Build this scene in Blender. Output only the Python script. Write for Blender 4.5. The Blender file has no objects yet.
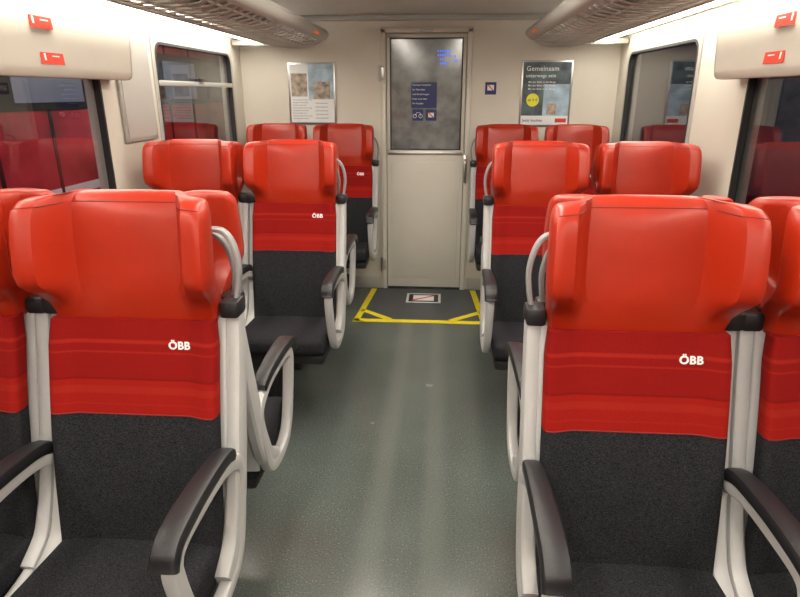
import bpy, bmesh, math, random
from mathutils import Vector, Matrix
random.seed(4)
S=bpy.context.scene
rad=math.radians
# ------------------------------------------------------------ materials
def mat(name,col,rough=.5,metal=0,noise=None,bump=None,spec=.5,ior=1.45,emis=None,coat=0):
    m=bpy.data.materials.new(name); m.use_nodes=True
    nt=m.node_tree; b=nt.nodes['Principled BSDF']
    b.inputs['Base Color'].default_value=(*col,1); b.inputs['Roughness'].default_value=rough
    b.inputs['Metallic'].default_value=metal; b.inputs['IOR'].default_value=ior
    b.inputs['Specular IOR Level'].default_value=spec; b.inputs['Coat Weight'].default_value=coat
    if emis:
        b.inputs['Emission Color'].default_value=(*emis[0],1); b.inputs['Emission Strength'].default_value=emis[1]
    tc=nt.nodes.new('ShaderNodeTexCoord')
    if noise:
        sc,amt,det=noise
        n=nt.nodes.new('ShaderNodeTexNoise'); n.inputs['Scale'].default_value=sc; n.inputs['Detail'].default_value=det
        nt.links.new(tc.outputs['Object'],n.inputs['Vector'])
        r=nt.nodes.new('ShaderNodeValToRGB'); r.color_ramp.elements[0].position=.3; r.color_ramp.elements[1].position=.7
        r.color_ramp.elements[0].color=(*[c*(1-amt) for c in col],1); r.color_ramp.elements[1].color=(*[min(1,c*(1+amt)) for c in col],1)
        nt.links.new(n.outputs['Fac'],r.inputs['Fac']); nt.links.new(r.outputs['Color'],b.inputs['Base Color'])
    if bump:
        sc,st=bump
        n=nt.nodes.new('ShaderNodeTexNoise'); n.inputs['Scale'].default_value=sc; n.inputs['Detail'].default_value=3
        nt.links.new(tc.outputs['Object'],n.inputs['Vector'])
        bp=nt.nodes.new('ShaderNodeBump'); bp.inputs['Strength'].default_value=st; bp.inputs['Distance'].default_value=.004
        nt.links.new(n.outputs['Fac'],bp.inputs['Height']); nt.links.new(bp.outputs['Normal'],b.inputs['Normal'])
    return m
LEATHER=mat('red_leather',(.36,.0185,.0035),.37,noise=(5,.10,3),bump=(16,.25),coat=.08)
LEATHER.node_tree.nodes['Principled BSDF'].inputs['Coat Roughness'].default_value=.2
SEAM=mat('leather_seam',(.17,.007,.003),.6)
def fabric_grey():
    m=mat('grey_fabric',(.028,.029,.032),.95,spec=.12)
    nt=m.node_tree; b=nt.nodes['Principled BSDF']; tc=nt.nodes.new('ShaderNodeTexCoord')
    mp=nt.nodes.new('ShaderNodeMapping'); mp.inputs['Scale'].default_value=(240,460,460)
    n=nt.nodes.new('ShaderNodeTexNoise'); n.inputs['Scale'].default_value=1; n.inputs['Detail'].default_value=1
    r=nt.nodes.new('ShaderNodeValToRGB'); r.color_ramp.elements[0].position=.35; r.color_ramp.elements[1].position=.70
    r.color_ramp.elements[0].color=(.010,.010,.0125,1); r.color_ramp.elements[1].color=(.038,.038,.043,1)
    bp=nt.nodes.new('ShaderNodeBump'); bp.inputs['Strength'].default_value=.2; bp.inputs['Distance'].default_value=.002
    L=nt.links.new
    L(tc.outputs['Object'],mp.inputs['Vector']); L(mp.outputs['Vector'],n.inputs['Vector']); L(n.outputs['Fac'],r.inputs['Fac'])
    L(r.outputs['Color'],b.inputs['Base Color']); L(n.outputs['Fac'],bp.inputs['Height']); L(bp.outputs['Normal'],b.inputs['Normal'])
    return m
GREY=fabric_grey()
def fabric_red():
    m=mat('red_striped_fabric',(.4,.01,.01),.9,spec=.15)
    nt=m.node_tree; b=nt.nodes['Principled BSDF']; tc=nt.nodes.new('ShaderNodeTexCoord')
    sx=nt.nodes.new('ShaderNodeSeparateXYZ'); mr=nt.nodes.new('ShaderNodeMapRange')
    mr.inputs['From Min'].default_value=.832; mr.inputs['From Max'].default_value=1.06
    r=nt.nodes.new('ShaderNodeValToRGB'); cr=r.color_ramp; cr.interpolation='LINEAR'
    base=(.265,.0075,.006,1); hi=(.365,.018,.010,1); br=(.335,.011,.007,1); dk=(.205,.006,.005,1)
    stops=[(0,br),(.10,br),(.115,hi),(.125,br),(.22,br),(.24,hi),(.30,hi),(.32,br),(.37,br),(.385,dk),(.41,base),(.66,base),(.675,hi),(.69,base),(.76,base),(.775,hi),(.80,hi),(.815,base)]
    cr.elements[0].position=0; cr.elements[0].color=stops[0][1]
    cr.elements[1].position=stops[1][0]; cr.elements[1].color=stops[1][1]
    for p,c in stops[2:]:
        e=cr.elements.new(p); e.color=c
    n=nt.nodes.new('ShaderNodeTexNoise'); n.inputs['Scale'].default_value=500
    mx=nt.nodes.new('ShaderNodeMix'); mx.data_type='RGBA'; mx.blend_type='MULTIPLY'; mx.inputs['Factor'].default_value=.35
    L=nt.links.new
    L(tc.outputs['Object'],sx.inputs[0]); L(sx.outputs['Z'],mr.inputs['Value']); L(mr.outputs[0],r.inputs['Fac'])
    L(tc.outputs['Object'],n.inputs['Vector']); L(r.outputs['Color'],mx.inputs[6]); L(n.outputs['Fac'],mx.inputs[7]); L(mx.outputs[2],b.inputs['Base Color'])
    bp=nt.nodes.new('ShaderNodeBump'); bp.inputs['Strength'].default_value=.3; bp.inputs['Distance'].default_value=.003
    L(n.outputs['Fac'],bp.inputs['Height']); L(bp.outputs['Normal'],b.inputs['Normal'])
    return m
RED=fabric_red()
SHELL=mat('light_grey_plastic',(.47,.47,.465),.40,noise=(8,.04,2))
HANDLE=mat('grey_handle',(.25,.25,.25),.35)
DARK=mat('dark_plastic',(.014,.014,.016),.40,bump=(200,.1))
BLACK=mat('black_metal',(.012,.012,.013),.5)
WHITE=mat('white_print',(.82,.82,.80),.6)
SEATMATS=[LEATHER,SEAM,GREY,RED,SHELL,DARK,BLACK,WHITE,HANDLE]
WALLM=mat('wall_laminate',(.63,.59,.51),.45,noise=(3,.03,3))
DOORM=mat('door_paint',(.61,.58,.51),.42,noise=(3,.03,2))
TRIMM=mat('trim_grey',(.40,.39,.36),.45)
CEILM=mat('ceiling_laminate',(.66,.65,.61),.4)
RUBBER=mat('rubber_gasket',(.02,.02,.02),.6)
def window_glass():
    m=bpy.data.materials.new('window_glass'); m.use_nodes=True; nt=m.node_tree; nt.nodes.clear()
    o=nt.nodes.new('ShaderNodeOutputMaterial'); mx=nt.nodes.new('ShaderNodeMixShader'); tr=nt.nodes.new('ShaderNodeBsdfTransparent')
    tr.inputs[0].default_value=(.86,.88,.90,1); gl=nt.nodes.new('ShaderNodeBsdfGlossy'); gl.inputs['Roughness'].default_value=.01
    lw=nt.nodes.new('ShaderNodeLayerWeight'); lw.inputs['Blend'].default_value=.5
    pw=nt.nodes.new('ShaderNodeMath'); pw.operation='POWER'; pw.inputs[1].default_value=3.5
    mr=nt.nodes.new('ShaderNodeMapRange'); mr.inputs['To Min'].default_value=.07; mr.inputs['To Max'].default_value=.85
    L=nt.links.new; L(lw.outputs['Facing'],pw.inputs[0]); L(pw.outputs[0],mr.inputs['Value']); L(mr.outputs[0],mx.inputs[0])
    L(tr.outputs[0],mx.inputs[1]); L(gl.outputs[0],mx.inputs[2]); L(mx.outputs[0],o.inputs[0])
    return m
GLASS=window_glass()
DOORGLASS=mat('door_glass_tinted',(.15,.155,.16),.14,noise=(11,.35,6),ior=1.7)
STEEL=mat('brushed_steel',(.45,.44,.42),.33,metal=.9)
RACKM=mat('rack_aluminium',(.50,.48,.44),.38,metal=.15)
LIGHTC=mat('ceiling_lamp_diffuser',(.9,.9,.9),.5,emis=((1,.92,.80),27))
LIGHTS=mat('side_lamp_diffuser',(.9,.9,.9),.5,emis=((1,.94,.83),20))
YEL=mat('yellow_tape',(.88,.74,.02),.5,noise=(30,.10,3))
MATG=mat('entrance_mat',(.075,.082,.085),.5,noise=(200,.3,2))
BLUE=mat('blue_print',(.008,.02,.13),.4)
BLUEREFL=mat('blue_display_reflection',(.01,.05,.5),.4,emis=((.03,.15,1),1.2))  # glowing colour that paints a blue display's reflection on the door glass
LBLUE=mat('sky_print',(.34,.46,.55),.4,noise=(12,.35,4))
TEAL=mat('dark_teal_print',(.06,.095,.11),.35,noise=(14,.6,5))
YPRINT=mat('yellow_print',(.75,.70,.04),.4)
REDP=mat('red_print',(.62,.045,.02),.45)
TEXTG=mat('grey_print',(.15,.16,.18),.6)
PAPER=mat('paper_white',(.72,.74,.74),.5)
BUILD=mat('photo_print',(.33,.27,.21),.4,noise=(25,.6,5))
ORANGE=mat('orange_marker',(.85,.13,.01),.4,emis=((1,.15,.01),.5))
def floor_mat():
    m=mat('speckled_floor',(.08,.095,.09),.33,coat=.35)
    nt=m.node_tree; b=nt.nodes['Principled BSDF']; L=nt.links.new
    b.inputs['Coat Roughness'].default_value=.16
    tc=nt.nodes.new('ShaderNodeTexCoord')
    n1=nt.nodes.new('ShaderNodeTexNoise'); n1.inputs['Scale'].default_value=150; n1.inputs['Detail'].default_value=2
    n2=nt.nodes.new('ShaderNodeTexNoise'); n2.inputs['Scale'].default_value=2.5; n2.inputs['Detail'].default_value=6
    r=nt.nodes.new('ShaderNodeValToRGB'); e=r.color_ramp.elements
    e[0].position=.35; e[0].color=(.070,.086,.078,1); e[1].position=.64; e[1].color=(.118,.137,.126,1)
    x=r.color_ramp.elements.new(.72); x.color=(.23,.25,.235,1)
    mx=nt.nodes.new('ShaderNodeMix'); mx.data_type='RGBA'; mx.blend_type='MULTIPLY'; mx.inputs['Factor'].default_value=.45
    r2=nt.nodes.new('ShaderNodeValToRGB'); r2.color_ramp.elements[0].position=.3; r2.color_ramp.elements[0].color=(.6,.6,.6,1); r2.color_ramp.elements[1].position=.65
    mr=nt.nodes.new('ShaderNodeMapRange'); mr.inputs['To Min'].default_value=.17; mr.inputs['To Max'].default_value=.32
    for n in (n1,n2): L(tc.outputs['Object'],n.inputs['Vector'])
    L(n1.outputs['Fac'],r.inputs['Fac']); L(n2.outputs['Fac'],r2.inputs['Fac'])
    L(r.outputs['Color'],mx.inputs[6]); L(r2.outputs['Color'],mx.inputs[7])
    # two paler tracks along the aisle, mixed into the base colour
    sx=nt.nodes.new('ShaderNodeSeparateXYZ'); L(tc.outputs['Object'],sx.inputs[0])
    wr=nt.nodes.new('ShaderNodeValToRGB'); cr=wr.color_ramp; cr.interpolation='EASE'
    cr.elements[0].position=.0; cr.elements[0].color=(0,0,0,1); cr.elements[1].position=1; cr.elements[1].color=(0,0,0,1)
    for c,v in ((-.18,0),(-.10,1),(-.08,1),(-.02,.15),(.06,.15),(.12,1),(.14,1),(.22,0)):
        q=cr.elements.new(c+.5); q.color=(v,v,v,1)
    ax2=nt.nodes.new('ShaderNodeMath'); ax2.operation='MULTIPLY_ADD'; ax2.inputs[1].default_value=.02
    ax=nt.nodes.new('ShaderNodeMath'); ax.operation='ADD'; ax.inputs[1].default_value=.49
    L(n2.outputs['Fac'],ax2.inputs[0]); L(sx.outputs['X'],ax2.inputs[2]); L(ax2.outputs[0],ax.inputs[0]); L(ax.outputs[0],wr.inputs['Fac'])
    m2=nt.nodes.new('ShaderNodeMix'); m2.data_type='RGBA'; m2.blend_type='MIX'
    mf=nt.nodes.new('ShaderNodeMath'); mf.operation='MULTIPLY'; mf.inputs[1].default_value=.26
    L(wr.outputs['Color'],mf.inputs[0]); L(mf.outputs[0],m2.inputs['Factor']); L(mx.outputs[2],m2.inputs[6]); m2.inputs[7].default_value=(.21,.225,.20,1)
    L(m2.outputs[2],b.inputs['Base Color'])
    L(n2.outputs['Fac'],mr.inputs['Value']); L(mr.outputs[0],b.inputs['Roughness'])
    bp=nt.nodes.new('ShaderNodeBump'); bp.inputs['Strength'].default_value=.04; bp.inputs['Distance'].default_value=.001
    L(n1.outputs['Fac'],bp.inputs['Height']); L(bp.outputs['Normal'],b.inputs['Normal'])
    return m
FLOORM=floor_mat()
# ------------------------------------------------------------ mesh builder
class B:
    def __init__(s,mats): s.bm=bmesh.new(); s.mats=mats
    def mi(s,m):
        if m not in s.mats: s.mats.append(m)
        return s.mats.index(m)
    def loft(s,rings,m,cap=True,close=False):
        bm=s.bm; vs=[[bm.verts.new(p) for p in r] for r in rings]; n=len(rings[0])
        R=len(vs)
        for i in range(R if close else R-1):
            a=vs[i]; b=vs[(i+1)%R]; mm=m(i) if callable(m) else m
            k=s.mi(mm)
            for j in range(n):
                f=bm.faces.new((a[j],a[(j+1)%n],b[(j+1)%n],b[j])); f.material_index=k; f.smooth=True
        if cap and not close:
            for r,idx in ((vs[0],0),(vs[-1],R-2)):
                f=bm.faces.new(r); f.material_index=s.mi(m(idx) if callable(m) else m); f.smooth=True
    def box(s,c,sz,m,bev=0,rot=None,seg=2):
        t=bmesh.new(); bmesh.ops.create_cube(t,size=1)
        for v in t.verts: v.co=Vector((v.co.x*sz[0],v.co.y*sz[1],v.co.z*sz[2]))
        if bev: bmesh.ops.bevel(t,geom=list(t.edges),offset=bev,segments=seg,profile=.5,affect='EDGES')
        M=Matrix.Translation(c)@(rot or Matrix())
        bmesh.ops.transform(t,matrix=M,verts=t.verts)
        s.merge(t,m)
    def b2(s,lo,hi,m,bev=0):
        s.box([(a+b)/2 for a,b in zip(lo,hi)],[abs(b-a) for a,b in zip(lo,hi)],m,bev)
    def merge(s,t,m,mx=None):
        k=s.mi(m); me=bpy.data.meshes.new('t'); 
        for f in t.faces: f.material_index=k; f.smooth=True
        t.to_mesh(me); t.free()
        if mx: me.transform(mx)
        s.bm.from_mesh(me); bpy.data.meshes.remove(me)
    def ribbon(s,path,w,t,m,axis=(1,0,0),close=False):
        A=Vector(axis); P=[Vector(p) for p in path]; rings=[]; N=len(P)
        for i,p in enumerate(P):
            a=P[(i-1)%N] if (close or i>0) else P[i]; b=P[(i+1)%N] if (close or i<N-1) else P[i]
            T=(b-a).normalized(); Nn=A.cross(T).normalized()
            ww=w[i] if isinstance(w,(list,tuple)) else w
            tt=t[i] if isinstance(t,(list,tuple)) else t
            ring=[]
            for k in range(12):
                q=2*math.pi*k/12+math.pi/12; c,sn=math.cos(q),math.sin(q)
                e=.5
                ring.append(p+A*(tt/2*math.copysign(abs(c)**e,c))+Nn*(ww/2*math.copysign(abs(sn)**e,sn)))
            rings.append(ring)
        s.loft(rings,m,close=close)
    def tube(s,path,r,m,n=8):
        P=[Vector(p) for p in path]; rings=[]; up=None
        for i,p in enumerate(P):
            a=P[max(i-1,0)]; b=P[min(i+1,len(P)-1)]; T=(b-a).normalized()
            if up is None: up=T.orthogonal().normalized()
            up=(up-T*up.dot(T)).normalized(); sd=T.cross(up)
            rings.append([p+r*(math.cos(2*math.pi*k/n)*up+math.sin(2*math.pi*k/n)*sd) for k in range(n)])
        s.loft(rings,m)
    def text(s,txt,size,m,M,ext=.0006,align='CENTER',off=.008):
        cu=bpy.data.curves.new('t','FONT'); cu.body=txt; cu.size=size; cu.extrude=ext; cu.align_x=align; cu.align_y='CENTER'; cu.offset=size*off
        cu.space_character=1.08
        o=bpy.data.objects.new('t',cu); S.collection.objects.link(o); bpy.context.view_layer.update()
        me=bpy.data.meshes.new_from_object(o.evaluated_get(bpy.context.evaluated_depsgraph_get()))
        me.transform(M); me.materials.clear()
        t=bmesh.new(); t.from_mesh(me)
        s.merge(t,m); bpy.data.meshes.remove(me); bpy.data.objects.remove(o); bpy.data.curves.remove(cu)
    def mesh(s,name,recalc=True,ang=38):
        if recalc: bmesh.ops.recalc_face_normals(s.bm,faces=list(s.bm.faces))
        me=bpy.data.meshes.new(name); s.bm.to_mesh(me); s.bm.free()
        for m in s.mats: me.materials.append(m)
        me.set_sharp_from_angle(angle=rad(ang)); return me
    def obj(s,name,loc=(0,0,0),**k):
        o=bpy.data.objects.new(name,s.mesh(name,**k)); o.location=loc; S.collection.objects.link(o); return o
def new(): return B([])
def spline(pts,n=6,close=False):
    P=[Vector(p) for p in pts]; out=[]; N=len(P)
    for i in range(N if close else N-1):
        g=(lambda k:P[k%N]) if close else (lambda k:P[min(max(k,0),N-1)])
        p0,p1,p2,p3=g(i-1),g(i),g(i+1),g(i+2)
        for j in range(n):
            t=j/n; out.append(.5*((2*p1)+(p2-p0)*t+(2*p0-5*p1+4*p2-p3)*t*t+(3*p1-p0-3*p2+p3)*t**3))
    if not close: out.append(P[-1])
    return out
def sm(x,a,b):
    t=min(max((x-a)/(b-a),0),1); return t*t*(3-2*t)
def lerp_rows(rows,z):
    if z<=rows[0][0]: return rows[0]
    for a,b in zip(rows,rows[1:]):
        if z<=b[0]:
            t=(z-a[0])/(b[0]-a[0]); return tuple(p+(q-p)*t for p,q in zip(a,b))
    return rows[-1]
# ------------------------------------------------------------ seat
#  z, half width, thickness, wing, droop
HR=[(1.050,.190,.05,.000,0),(1.056,.203,.072,.000,0),(1.08,.207,.080,.004,0),(1.105,.211,.082,.016,0),(1.130,.216,.084,.044,0),
    (1.152,.222,.084,.078,.0),(1.172,.227,.084,.100,.0),(1.20,.229,.082,.108,.0),(1.27,.229,.080,.106,.001),(1.322,.228,.076,.102,.003),(1.346,.226,.070,.097,.005),
    (1.360,.222,.060,.090,.007),(1.369,.217,.046,.084,.008),(1.373,.209,.028,.078,.008),(1.375,.194,.010,.072,.008)]
NE=9.0
def hr_wing(x): return .84*sm(abs(x),.58,.77)+.16*sm(abs(x),.72,1.0)
def hr_y0(z): return .046+(z-1.2)*.10
def hr_puff(x,z):
    return .008*(1-min(1,(abs(x)/.55))**2)*sm(z,1.06,1.15)*(1-sm(z,1.32,1.376)) if abs(x)<.55 else 0
def hr_ring(row,N=144):
    z,w,t,wg,dr=row; out=[]; y0=hr_y0(z)
    for i in range(N):
        a=2*math.pi*i/N; c,s=math.cos(a),math.sin(a)
        # blend angle parameter so the flat front keeps enough points across the crease
        x=math.copysign(abs(c)**(2/NE),c); y=math.copysign(abs(s)**(2/NE),s)
        k=NE*.5
        if abs(s)>abs(c)**1.0 or True:
            # position by equal x steps on front/back faces
            pass
        puff=hr_puff(x,z) if y<0 else 0
        out.append((w*x,y0+t/2*y-puff-wg*hr_wing(x)*(1 if y<0 else .90),z-dr*abs(x)**3))
    return out
def hr_ring2(row):
    z,w,t,wg,dr=row; y0=hr_y0(z); xs=[]
    M=30
    for i in range(M+1):
        u=-1+2*i/M; xs.append(math.copysign(1-(1-abs(u))**1.35,u)*.9995)
    out=[]
    def P(x,sg):
        ty=(1-min(abs(x),1)**NE)**(1/NE) if abs(x)<1 else 0
        puff=hr_puff(x,z) if sg<0 else 0
        out.append((w*x,y0+sg*t/2*ty-puff-wg*hr_wing(x)*(1 if sg<0 else .90),z-dr*abs(x)**3))
    for x in xs: P(x,-1)
    for x in reversed(xs): P(x,1)
    return out
def hr_front(x,z):
    z_,w,t,wg,dr=lerp_rows(HR,z); y0=hr_y0(z)
    ty=(1-min(abs(x),.999)**NE)**(1/NE)
    return Vector((w*x,y0-t/2*ty-hr_puff(x,z)-wg*hr_wing(x),z-dr*abs(x)**3))
def yf(z): return -.135+(z-.48)*.205-.014*math.sin((z-.48)/.6*math.pi*1.0)
def back_ring(z,w,t,bol,yoff=0,N=48):
    out=[]
    for i in range(N):
        a=2*math.pi*i/N; c,s=math.cos(a),math.sin(a)
        x=math.copysign(abs(c)**.4,c); y=math.copysign(abs(s)**.4,s)
        out.append((w*x,yf(z)+t/2+t/2*y-bol*sm(abs(x),.62,1)+yoff,z))
    return out
_cache={}
ZB=.833
def seat_mesh(ad,kind):
    key=(ad,kind)
    if key in _cache: return _cache[key]
    b=B(list(SEATMATS))
    rows=[]
    for a,c in zip(HR,HR[1:]):
        rows.append(a); rows.append(tuple((p+q)/2 for p,q in zip(a,c)))
    rows.append(HR[-1])
    b.loft([hr_ring2(r) for r in rows],LEATHER)
    b.tube([hr_front(-.97+1.94*i/60,1.352)+Vector((0,.0004,0)) for i in range(61)],.0017,SEAM,6)
    b.tube([hr_front(-.97+1.94*i/40,1.060)+Vector((0,-.0005,0)) for i in range(41)],.0025,SEAM,6)
    zs=[.455,.47,.5,.55,.6,.65,.7,.75,.80,ZB,ZB+.0002,.87,.9,.95,1.0,1.04,1.065]
    rg=[]
    for z in zs:
        w=.215 if z<1.0 else .215-(z-1.0)*.10
        t=.07
        if z==.455: w=.20;t=.05
        rg.append(back_ring(z,w,t,.022))
    b.loft(rg,lambda i: GREY if zs[i]<ZB else RED)
    b.tube([Vector((0.215*x,yf(ZB)-.022*sm(abs(x),.62,1)+.035-.035*(1-min(abs(x),.999)**5)**.2-.0005,ZB)) for x in [-.97+1.94*i/30 for i in range(31)]],.0018,SEAM,6)
    b.loft([back_ring(z,.220,.024,0,.05) for z in (.44,.5,.6,.7,.8,.9,1.0,1.06,1.09)],SHELL)
    cs=[(-.475,.19,.03,.462),(-.470,.205,.06,.462),(-.455,.213,.085,.460),(-.43,.214,.098,.459),(-.38,.215,.105,.457),(-.30,.215,.10,.453),(-.2,.215,.10,.447),(-.12,.214,.10,.443),(-.07,.21,.09,.443)]
    rg=[]
    for y,w,t,zc in cs:
        r=[]
        for i in range(48):
            a=2*math.pi*i/48; c,s=math.cos(a),math.sin(a)
            x=math.copysign(abs(c)**.4,c); q=math.copysign(abs(s)**.4,s)
            r.append((w*x,y,zc+t/2*q+(.012*sm(abs(x),.6,1) if q>0 else 0)))
        rg.append(r)
    b.loft(rg,GREY)
    b.box((0,-.255,.385),(.41,.36,.05),DARK,.015)
    lx=-ad*.10
    b.box((lx,-.20,.19),(.07,.20,.36),BLACK,.012)
    b.box((lx,-.20,.01),(.12,.30,.02),BLACK,.006)
    for sx in (-1,1):
        X=sx*.233
        post=spline([(X,.070,1.075),(X,.062,1.02),(X,.042,.92),(X,.012,.80),(X,-.02,.68),(X,-.06,.56),(X,-.11,.475),(X,-.19,.43)],6)
        n=len(post); b.ribbon(post,[.050+.030*math.sin(min(1,i/(n*.7))*math.pi*.5) -.03*max(0,(i/n-.75)*4) for i in range(n)],.042,SHELL)
        b.box((X,.056,1.080),(.050,.070,.046),DARK,.010)
        arm = (kind=='aisle') or (sx==-ad)
        if arm:
            Xa=X+(sx*.006)
            loop=spline([(Xa,-.045,.680),(Xa,-.11,.718),(Xa,-.18,.733),(Xa,-.28,.736),(Xa,-.39,.730),(Xa,-.428,.70),(Xa,-.425,.65),(Xa,-.400,.56),(Xa,-.360,.465),(Xa,-.30,.415),(Xa,-.20,.408),(Xa,-.11,.44),(Xa,-.065,.53),(Xa,-.045,.61)],6,close=True)
            b.ribbon(loop,.044,.036,SHELL,close=True)
            pad=spline([(Xa,-.088,.728),(Xa,-.105,.744),(Xa,-.16,.758),(Xa,-.28,.766),(Xa,-.39,.762),(Xa,-.44,.748),(Xa,-.462,.714)],5)
            k=len(pad); b.ribbon(pad,[.036 if 2<i<k-3 else .026 for i in range(k)],[.040+.018*min(1,i/(k*.6)) for i in range(k)],DARK)
        else:
            low=spline([(X,-.10,.47),(X,-.19,.425),(X,-.30,.41),(X,-.40,.42),(X,-.44,.44)],5)
            b.ribbon(low,.034,.03,SHELL)
    if kind=='aisle':
        X=ad*.240
        h=spline([(X,.066,1.09),(X+ad*.008,.070,1.13),(X+ad*.012,.075,1.18),(X+ad*.004,.080,1.225),(X-ad*.010,.084,1.255),(X-ad*.03,.085,1.272),(X-ad*.06,.080,1.276)],6)
        b.ribbon(h,.013,.026,HANDLE,axis=(0,1,0))
    zt=1.005; yt=yf(zt)-.0012
    M=Matrix.Translation((.122,yt,zt))@Matrix.Rotation(rad(90)-math.atan(.19),4,'X')
    b.text('ÖBB',.027,WHITE,M,ext=.0012,off=.025)
    me=b.mesh('train_seat'); _cache[key]=me; return me
def seat(side,col,D,face):
    X=side*(.610 if col==0 else 1.120)
    if face: X+=side*.04
    elif D<2 and side<0: X-=.012
    ad=-side if face==0 else side
    o=bpy.data.objects.new('train_seat',seat_mesh(ad,'aisle' if col==0 else 'window'))
    o.location=(X,D,0.001); o.rotation_euler=(0,0,math.pi if face else 0)
    if face: o.scale=(1,1,.988)
    S.collection.objects.link(o)
for D in (1.36,3.02,4.68):
    for side in (-1,1):
        for c in (0,1): seat(side,c,D,0)
for D in (-.10,1.555,3.215):
    for side in (-1,1):
        for c in (0,1): seat(side,c,D,1)
# ------------------------------------------------------------ room
Y0,Y1=-2.6,4.93; WX=1.45; H=2.15; T=.08
def simple(name,lo,hi,m,bev=0):
    b=new(); b.b2(lo,hi,m,bev); return b.obj(name)
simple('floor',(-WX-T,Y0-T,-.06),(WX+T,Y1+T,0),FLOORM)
simple('ceiling',(-WX-T,Y0-T,H),(WX+T,Y1+T,H+.05),CEILM)
simple('wall_back',(-WX-T,Y0-T,0),(WX+T,Y0,H),WALLM)
DW=.345; DH=2.06
b=new()
b.b2((-WX-T,Y1,0),(-DW,Y1+T,H),WALLM); b.b2((DW,Y1,0),(WX+T,Y1+T,H),WALLM); b.b2((-DW,Y1,DH),(DW,Y1+T,H),WALLM)
b.b2((-DW,Y1+.05,0),(DW,Y1+T,DH),BLACK)
b.obj('wall_end')
wins=[(-1.9,.55+.0,.92,1.90),(.75,2.85,.92,1.72),(3.42,4.68,.92,1.88)]
for side,nm in ((-1,'left'),(1,'right')):
    b=new()
    x0,x1=side*WX,side*(WX+T)
    ys=[Y0]+[v for w in wins for v in w[:2]]+[Y1]
    for i in range(0,len(ys),2): b.b2((x0,ys[i],0),(x1,ys[i+1],H),WALLM)
    for w in wins:
        b.b2((x0,w[0],0),(x1,w[1],w[2]),WALLM); b.b2((x0,w[0],w[3]),(x1,w[1],H),WALLM)
    b.obj('wall_'+nm)
wn=1
for side in (-1,1):
    for k,w in enumerate(wins):
        b=new(); y0,y1,z0,z1=w; x=side*WX
        def rr(ins,r,n=6):
            P=[]
            for cy,cz,a0 in ((y1-ins-r,z1-ins-r,0),(y0+ins+r,z1-ins-r,90),(y0+ins+r,z0+ins+r,180),(y1-ins-r,z0+ins+r,270)):
                for j in range(n+1):
                    a=rad(a0+90*j/n); P.append((cy+r*math.cos(a),cz+r*math.sin(a)))
            return P
        def ring(P,xx): return [(xx,p[0],p[1]) for p in P]
        inn=rr(.014,.07); in2=rr(.028,.06)
        xi=x-side*.008
        outer=rr(-.02,.03)
        b.loft([ring(outer,x+side*.01),ring(outer,xi),ring(inn,xi),ring(inn,x+side*.03)],TRIMM if k==2 else WALLM,cap=False)
        b.loft([ring(inn,xi-side*.002),ring(in2,xi-side*.002),ring(in2,x+side*.020)],RUBBER,cap=False)
        b.b2((x+side*.015,y0+.005,z0+.005),(x+side*.019,y1-.005,z1-.005),GLASS)
        if k==2 and side==-1:
            b.b2((x-side*.012,y0+.02,1.635),(x+side*.012,y1-.02,1.665),TRIMM,.004)
            b.b2((x-side*.02,(y0+y1)/2-.05,1.665),(x+side*.01,(y0+y1)/2+.05,1.685),DARK,.004)
        b.obj('window_%d'%wn); wn+=1
for side in (-1,1):
    b=new(); xa=side*1.335
    prof=[(side*1.440,1.668),(side*1.38,1.654),(side*1.352,1.656),(side*1.34,1.668),(xa,1.69),(side*1.318,1.90),(side*1.325,1.92),(side*1.440,1.925)]
    ya,yb=Y0+.01,2.93
    b.loft([[(p[0],y,p[1]) for p in prof] for y in (ya,yb)],WALLM)
    b.loft([[(p[0],y,p[1]) for p in prof] for y in (yb,yb+.012)],TRIMM)
    def xs(z): return side*(1.335-(z-1.69)/(1.90-1.69)*.017)-side*.0015
    D0=2.30 if side<0 else 2.40
    for (dy,z,L) in ((-.02,1.845,.13),(.03,1.725,.14)):
        c=(xs(z),D0+dy,z); M=Matrix.Rotation(side*rad(4.6),4,'Y')
        b.box(c,(.002,L,.05),REDP,0,M)
        b.box((c[0]-side*.0016,c[1]-.045,z),(.001,.010,.024),WHITE,0,M)
        b.box((c[0]-side*.0016,c[1]+.02,z+.004),(.001,.045,.004),WHITE,0,M)
    b.obj('roller_blind_cassette')
b=new()
b.b2((-1.4495,2.99,1.36),(-1.432,3.34,1.86),TRIMM,.006)
b.b2((-1.433,3.01,1.38),(-1.429,3.32,1.84),mat('panel_acrylic',(.42,.40,.37),.12))
b.obj('notice_panel')
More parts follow.
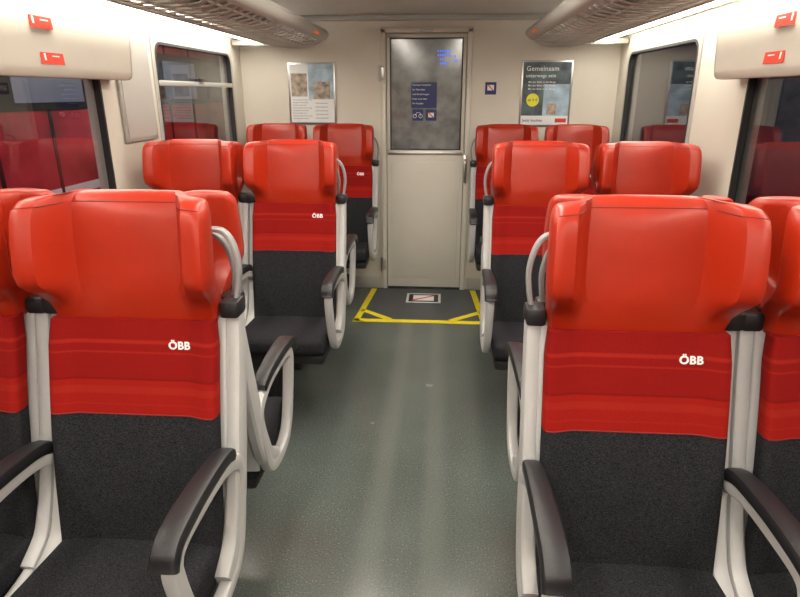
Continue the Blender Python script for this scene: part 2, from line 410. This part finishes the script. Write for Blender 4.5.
for side in (-1,1):
    b=new(); prof=spline([(1.20,0,1.955),(1.08,0,1.93),(.95,0,1.925),(.84,0,1.94),(.765,0,1.975)],4)
    ya,yb=Y0+.05,4.74
    y=ya+.04
    while y<yb-.02:
        b.ribbon([(side*p.x,y,p.z) for p in prof],.006,.034,RACKM,axis=(0,1,0)); y+=.10
    for X,Z,R in ((1.20,1.955,.014),(1.10,1.935,.006),(1.0,1.930,.006),(.90,1.932,.006),(.82,1.95,.006)):
        b.tube([(side*X,ya,Z),(side*X,yb,Z)],R,RACKM)
    lip=[(.775,1.958),(.745,1.965),(.722,1.985),(.715,2.01),(.725,2.03),(.74,2.03),(.738,2.01),(.748,1.992),(.78,1.982)]
    b.loft([[(side*p[0],y,p[1]) for p in lip] for y in (ya,yb)],RACKM)
    b.ribbon(spline([(side*1.44,yb,1.950),(side*1.2,yb,1.945),(side*.95,yb,1.93),(side*.80,yb,1.960),(side*.725,yb,2.015)],5),.040,.03,RACKM,axis=(0,1,0))
    b.box((side*.727,4.35,1.985),(.012,.12,.022),ORANGE,.003)
    b.obj('luggage_rack')
    b=new()
    b.b2((side*1.235,Y0+.02,1.985),(side*1.449,Y1-.01,2.04),WALLM,.01)
    b.b2((side*1.245,Y0+.05,1.962),(side*1.335,Y1-.20,1.986),LIGHTS,.006)
    b.obj('side_strip_lamp')
    b=new()
    b.b2((side*.26,Y0+.1,H-.03),(side*.40,3.62,H-.0005),TRIMM,.006)
    b.b2((side*.275,Y0+.12,H-.036),(side*.385,3.60,H-.028),LIGHTC,.002)
    b.obj('ceiling_strip_lamp')
simple('trim_1',(-WX,Y1-.03,H-.04),(WX,Y1,H),TRIMM,.008)
for i,side in enumerate((-1,1)):
    simple('baseboard_'+('left','right')[i],(side*(WX-.05),Y0,0),(side*WX,Y1,.14),TRIMM,.01)
b=new(); b.b2((-WX,Y1-.012,0),(-DW-.02,Y1,.10),TRIMM,.004); b.b2((DW+.02,Y1-.012,0),(WX,Y1,.10),TRIMM,.004); b.obj('baseboard_end')
# door
b=new(); yd=Y1
fw=.035
for sx in (-1,1): b.b2((sx*(DW-fw),yd-.022,0),(sx*DW+sx*.004,yd+.04,DH),DOORM,.006)
b.b2((-DW-.004,yd-.022,DH-fw),(DW+.004,yd+.04,DH+.004),DOORM,.006)
lw=DW-fw-.004; yl=yd+.0
zt=DH-fw-.004; gz0,gz1=1.185,1.975; gw=lw-.028
b.b2((-lw,yl,.015),(lw,yl+.03,gz0-.02),DOORM,.004)
b.b2((-lw,yl,gz1+.015),(lw,yl+.03,zt),DOORM,.004)
for sx in (-1,1): b.b2((sx*gw,yl,gz0-.03),(sx*lw,yl+.03,gz1+.03),DOORM,.003)
b.b2((-gw-.005,yl+.006,gz0-.02),(gw+.005,yl+.02,gz1+.02),DOORGLASS)
gs=.008
b.b2((-gw-.002,yl-.003,gz0-.02),(gw+.002,yl+.01,gz0-.02+gs),RUBBER); b.b2((-gw-.002,yl-.003,gz1+.008),(gw+.002,yl+.01,gz1+.018),RUBBER)
for sx in (-1,1): b.b2((sx*(gw-gs),yl-.003,gz0-.02),(sx*(gw+.002),yl+.01,gz1+.018),RUBBER)
b.b2((-lw+.01,yl-.004,1.125),(lw-.01,yl+.005,1.15),STEEL,.002)
b.b2((-.05,yd-.024,DH-.028),(.05,yd-.01,DH-.012),STEEL,.002)
b.b2((-lw+.035,yl-.006,.10),(lw-.035,yl+.004,1.07),DOORM,.004)
for z in (.22,1.74,):
    b.box((-DW+.002,yd-.026,z),(.045,.014,.10),STEEL,.004); b.tube([(-DW-.008,yd-.034,z-.06),(-DW-.008,yd-.034,z+.06)],.009,STEEL)
b.box((lw+.012,yl-.030,1.02),(.032,.016,.22),STEEL,.004)
b.tube(spline([(lw+.012,yl-.036,1.09),(lw+.012,yl-.075,1.08),(lw+.012,yl-.075,.96),(lw+.012,yl-.036,.95)],6),.009,STEEL)
b.obj('door_1')
def wtext(b,t,size,m,x,y,z,align='LEFT'):
    b.text(t,size,m,Matrix.Translation((x,y,z))@Matrix.Rotation(rad(90),4,'X'),ext=.0003,align=align)
ys=yl+.005
b=new()
b.b2((-.115,ys-.003,1.485),(.085,ys+.0005,1.675),BLUE)
for i,t in enumerate(('Vorraum freihalten','für Fahrräder','und Kinderwagen','keep area clear','for bicycles')): wtext(b,t,.017,WHITE,-.105,ys-.0035,1.655-i*.034)
for x0 in (-.105,.0):
    b.b2((x0,ys-.003,1.39),(x0+.085,ys+.0005,1.475),BLUE)
for cx in (-.085,-.04):
    b.tube([(cx+.014*math.cos(a*.3927*1.0),ys-.0035,1.425+.014*math.sin(a*.3927)) for a in range(17)],.0018,WHITE,5)
b.tube([(-.085,ys-.0035,1.425),(-.07,ys-.0035,1.45),(-.045,ys-.0035,1.45),(-.04,ys-.0035,1.425)],.0018,WHITE,5)
b.box((.042,ys-.0035,1.432),(.045,.001,.035),WHITE); b.box((.042,ys-.0042,1.432),(.055,.001,.008),REDP,0,Matrix.Rotation(rad(45),4,'Y'))
for r_ in range(4):  # reflected display, painted as glowing specks beside the stickers
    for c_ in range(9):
        if random.random()<.6: b.box((.09+c_*.018,ys-.001,1.90-r_*.03+(.02 if c_>5 else 0)),(.010,.002,.012),BLUEREFL)
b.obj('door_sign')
def frame(b,x0,x1,z0,z1,y):
    b.b2((x0,y-.012,z0),(x1,y-.0005,z1),STEEL,.003)
y=Y1; f=y-.0125
def sheet(b,x0,x1,z0,z1,lv,m): b.b2((x0,f-.0006*(lv+1),z0),(x1,f-.0006*lv+.0003,z1),m)
b=new()
frame(b,-1.08,-.705,1.36,1.82,y)
sheet(b,-1.065,-.72,1.375,1.805,0,PAPER)
sheet(b,-1.055,-.93,1.57,1.74,1,BUILD); sheet(b,-.92,-.72,1.55,1.805,1,LBLUE); sheet(b,-.88,-.75,1.55,1.68,2,BUILD)
for i in range(8): wtext(b,'Fahrgastinformation Zug'[:23-(i%3)*3],.014,TEXTG,-1.05,f-.0012,1.545-i*.020)
for i in range(5): wtext(b,'Informationen',.016,TEXTG,-.87,f-.0012,1.52-i*.028)
b.obj('framed_poster')
b=new()
frame(b,.725,1.11,1.35,1.83,y)
sheet(b,.738,1.097,1.363,1.817,0,TEAL); sheet(b,.738,1.097,1.363,1.43,1,PAPER); sheet(b,.90,1.095,1.43,1.66,1,LBLUE); sheet(b,.93,1.0,1.44,1.52,2,BUILD)
wtext(b,'Gemeinsam',.048,WHITE,.76,f-.002,1.77); wtext(b,'unterwegs sein',.034,WHITE,.76,f-.002,1.72)
for i in range(3): wtext(b,'Mit der Bahn in die Berge',.018,WHITE,.78,f-.002,1.675-i*.025)
b.loft([[(.82+.048*math.cos(t*math.pi/16),yy,1.545+.048*math.sin(t*math.pi/16)) for t in range(32)] for yy in (f-.003,f)],YPRINT)
wtext(b,'ab 9 €',.026,BLUE,.82,f-.0035,1.545,'CENTER')
wtext(b,'Jetzt buchen',.028,BLUE,.75,f-.0025,1.395); sheet(b,1.0,1.085,1.38,1.41,2,REDP)
b.obj('framed_poster')
b=new(); b.b2((.455,y-.004,1.585),(.54,y-.0003,1.675),BLUE); b.box((.497,y-.0045,1.635),(.05,.001,.04),WHITE); b.box((.497,y-.0052,1.635),(.06,.001,.008),REDP,0,Matrix.Rotation(rad(45),4,'Y')); b.obj('wall_sign')
# floor markings
b=new()
b.b2((-.47,4.14,.0003),(.47,4.90,.0025),MATG)
def strip(p,q,w):
    p=Vector((*p,0));q=Vector((*q,0)); d=(q-p); a=math.atan2(d.y,d.x); c=(p+q)/2
    b.box((c.x,c.y,.0034),(d.length+w*.8,w,.0014),YEL,0,Matrix.Rotation(a,4,'Z'))
strip((-.47,4.13),(.47,4.13),.06); strip((-.47,4.13),(-.42,4.87),.045); strip((.47,4.13),(.42,4.87),.045)
strip((-.44,4.34),(-.24,4.17),.05); strip((.44,4.34),(.24,4.17),.05)
b.obj('floor_marking')
b=new()
b.b2((-.13,4.55,.0026),(.15,4.78,.0036),PAPER,0)
b.b2((-.11,4.57,.0037),(.13,4.76,.0042),BLACK,0)
b.box((.01,4.665,.0044),(.17,.13,.0006),WHITE)
b.box((.01,4.665,.0050),(.22,.02,.0006),REDP,0,Matrix.Rotation(rad(35),4,'Z'))
b.obj('floor_sign')
# ------------------------------------------------------------ outside: train on the next track
PINK=mat('train_body_paint',(.50,.045,.06),.35,noise=(1.6,.55,4))
GRYB=mat('train_grey_paint',(.10,.11,.13),.4)
LIT=mat('lit_carriage_window',(.2,.2,.2),.4,emis=((.50,.60,.95),.10))
b=new(); xo=-4.2
body=[(-.0,.15),(.10,.20),(.14,.5),(.14,1.35),(.13,2.2),(-.02,2.9),(-.6,3.2),(-.6,.15)]
b.loft([[(xo+p[0],y,p[1]) for p in body] for y in (-8,14)],PINK)
b.b2((xo+.135,-8,1.42),(xo+.150,14,2.15),BLACK,.004)
b.b2((xo+.138,-8,.50),(xo+.146,14,.60),WHITE)
for i in range(12):
    yy=-6+i*1.7; b.b2((xo+.15,yy,1.50),(xo+.156,yy+1.2,2.05),LIT if i%2 else GRYB,.002)
for i in range(5):
    yy=-6.2+i*3.9; b.b2((xo+.14,yy,.25),(xo+.15,yy+.05,2.3),BLACK); b.b2((xo+.14,yy+.9,.25),(xo+.15,yy+.95,2.3),BLACK)
for i in range(9):
    b.b2((xo+.0,-7+i*2.4,.02-.9),(xo+.12,-6.2+i*2.4,.16),BLACK,.02)
b.obj('parked_train')
simple('ground_outside',(-12,-10,-1.0),(12,16,-.9),mat('ballast',(.04,.04,.042),.9,noise=(20,.6,4)))
w=bpy.data.worlds.new('night'); S.world=w; w.use_nodes=True
w.node_tree.nodes['Background'].inputs[0].default_value=(.01,.012,.02,1)
for yy in (1.0,4.5,8.0):  # unseen fill lights, added to brighten the train outside
    l=bpy.data.lights.new('train_fill_light','AREA'); l.energy=75; l.size=1.0; l.color=(1,.88,.85)
    o=bpy.data.objects.new('train_fill_light',l); o.location=(-2.2,yy,3.5); o.rotation_euler=(0,rad(45),0); S.collection.objects.link(o)
S.view_settings.view_transform='Standard'
cam=bpy.data.cameras.new('camera'); co=bpy.data.objects.new('camera',cam); S.collection.objects.link(co)
cam.sensor_width=36; cam.lens=27; cam.clip_start=.02
co.location=(.14,0,1.60); co.rotation_euler=(rad(90-18.95),0,rad(3.97))
S.camera=co
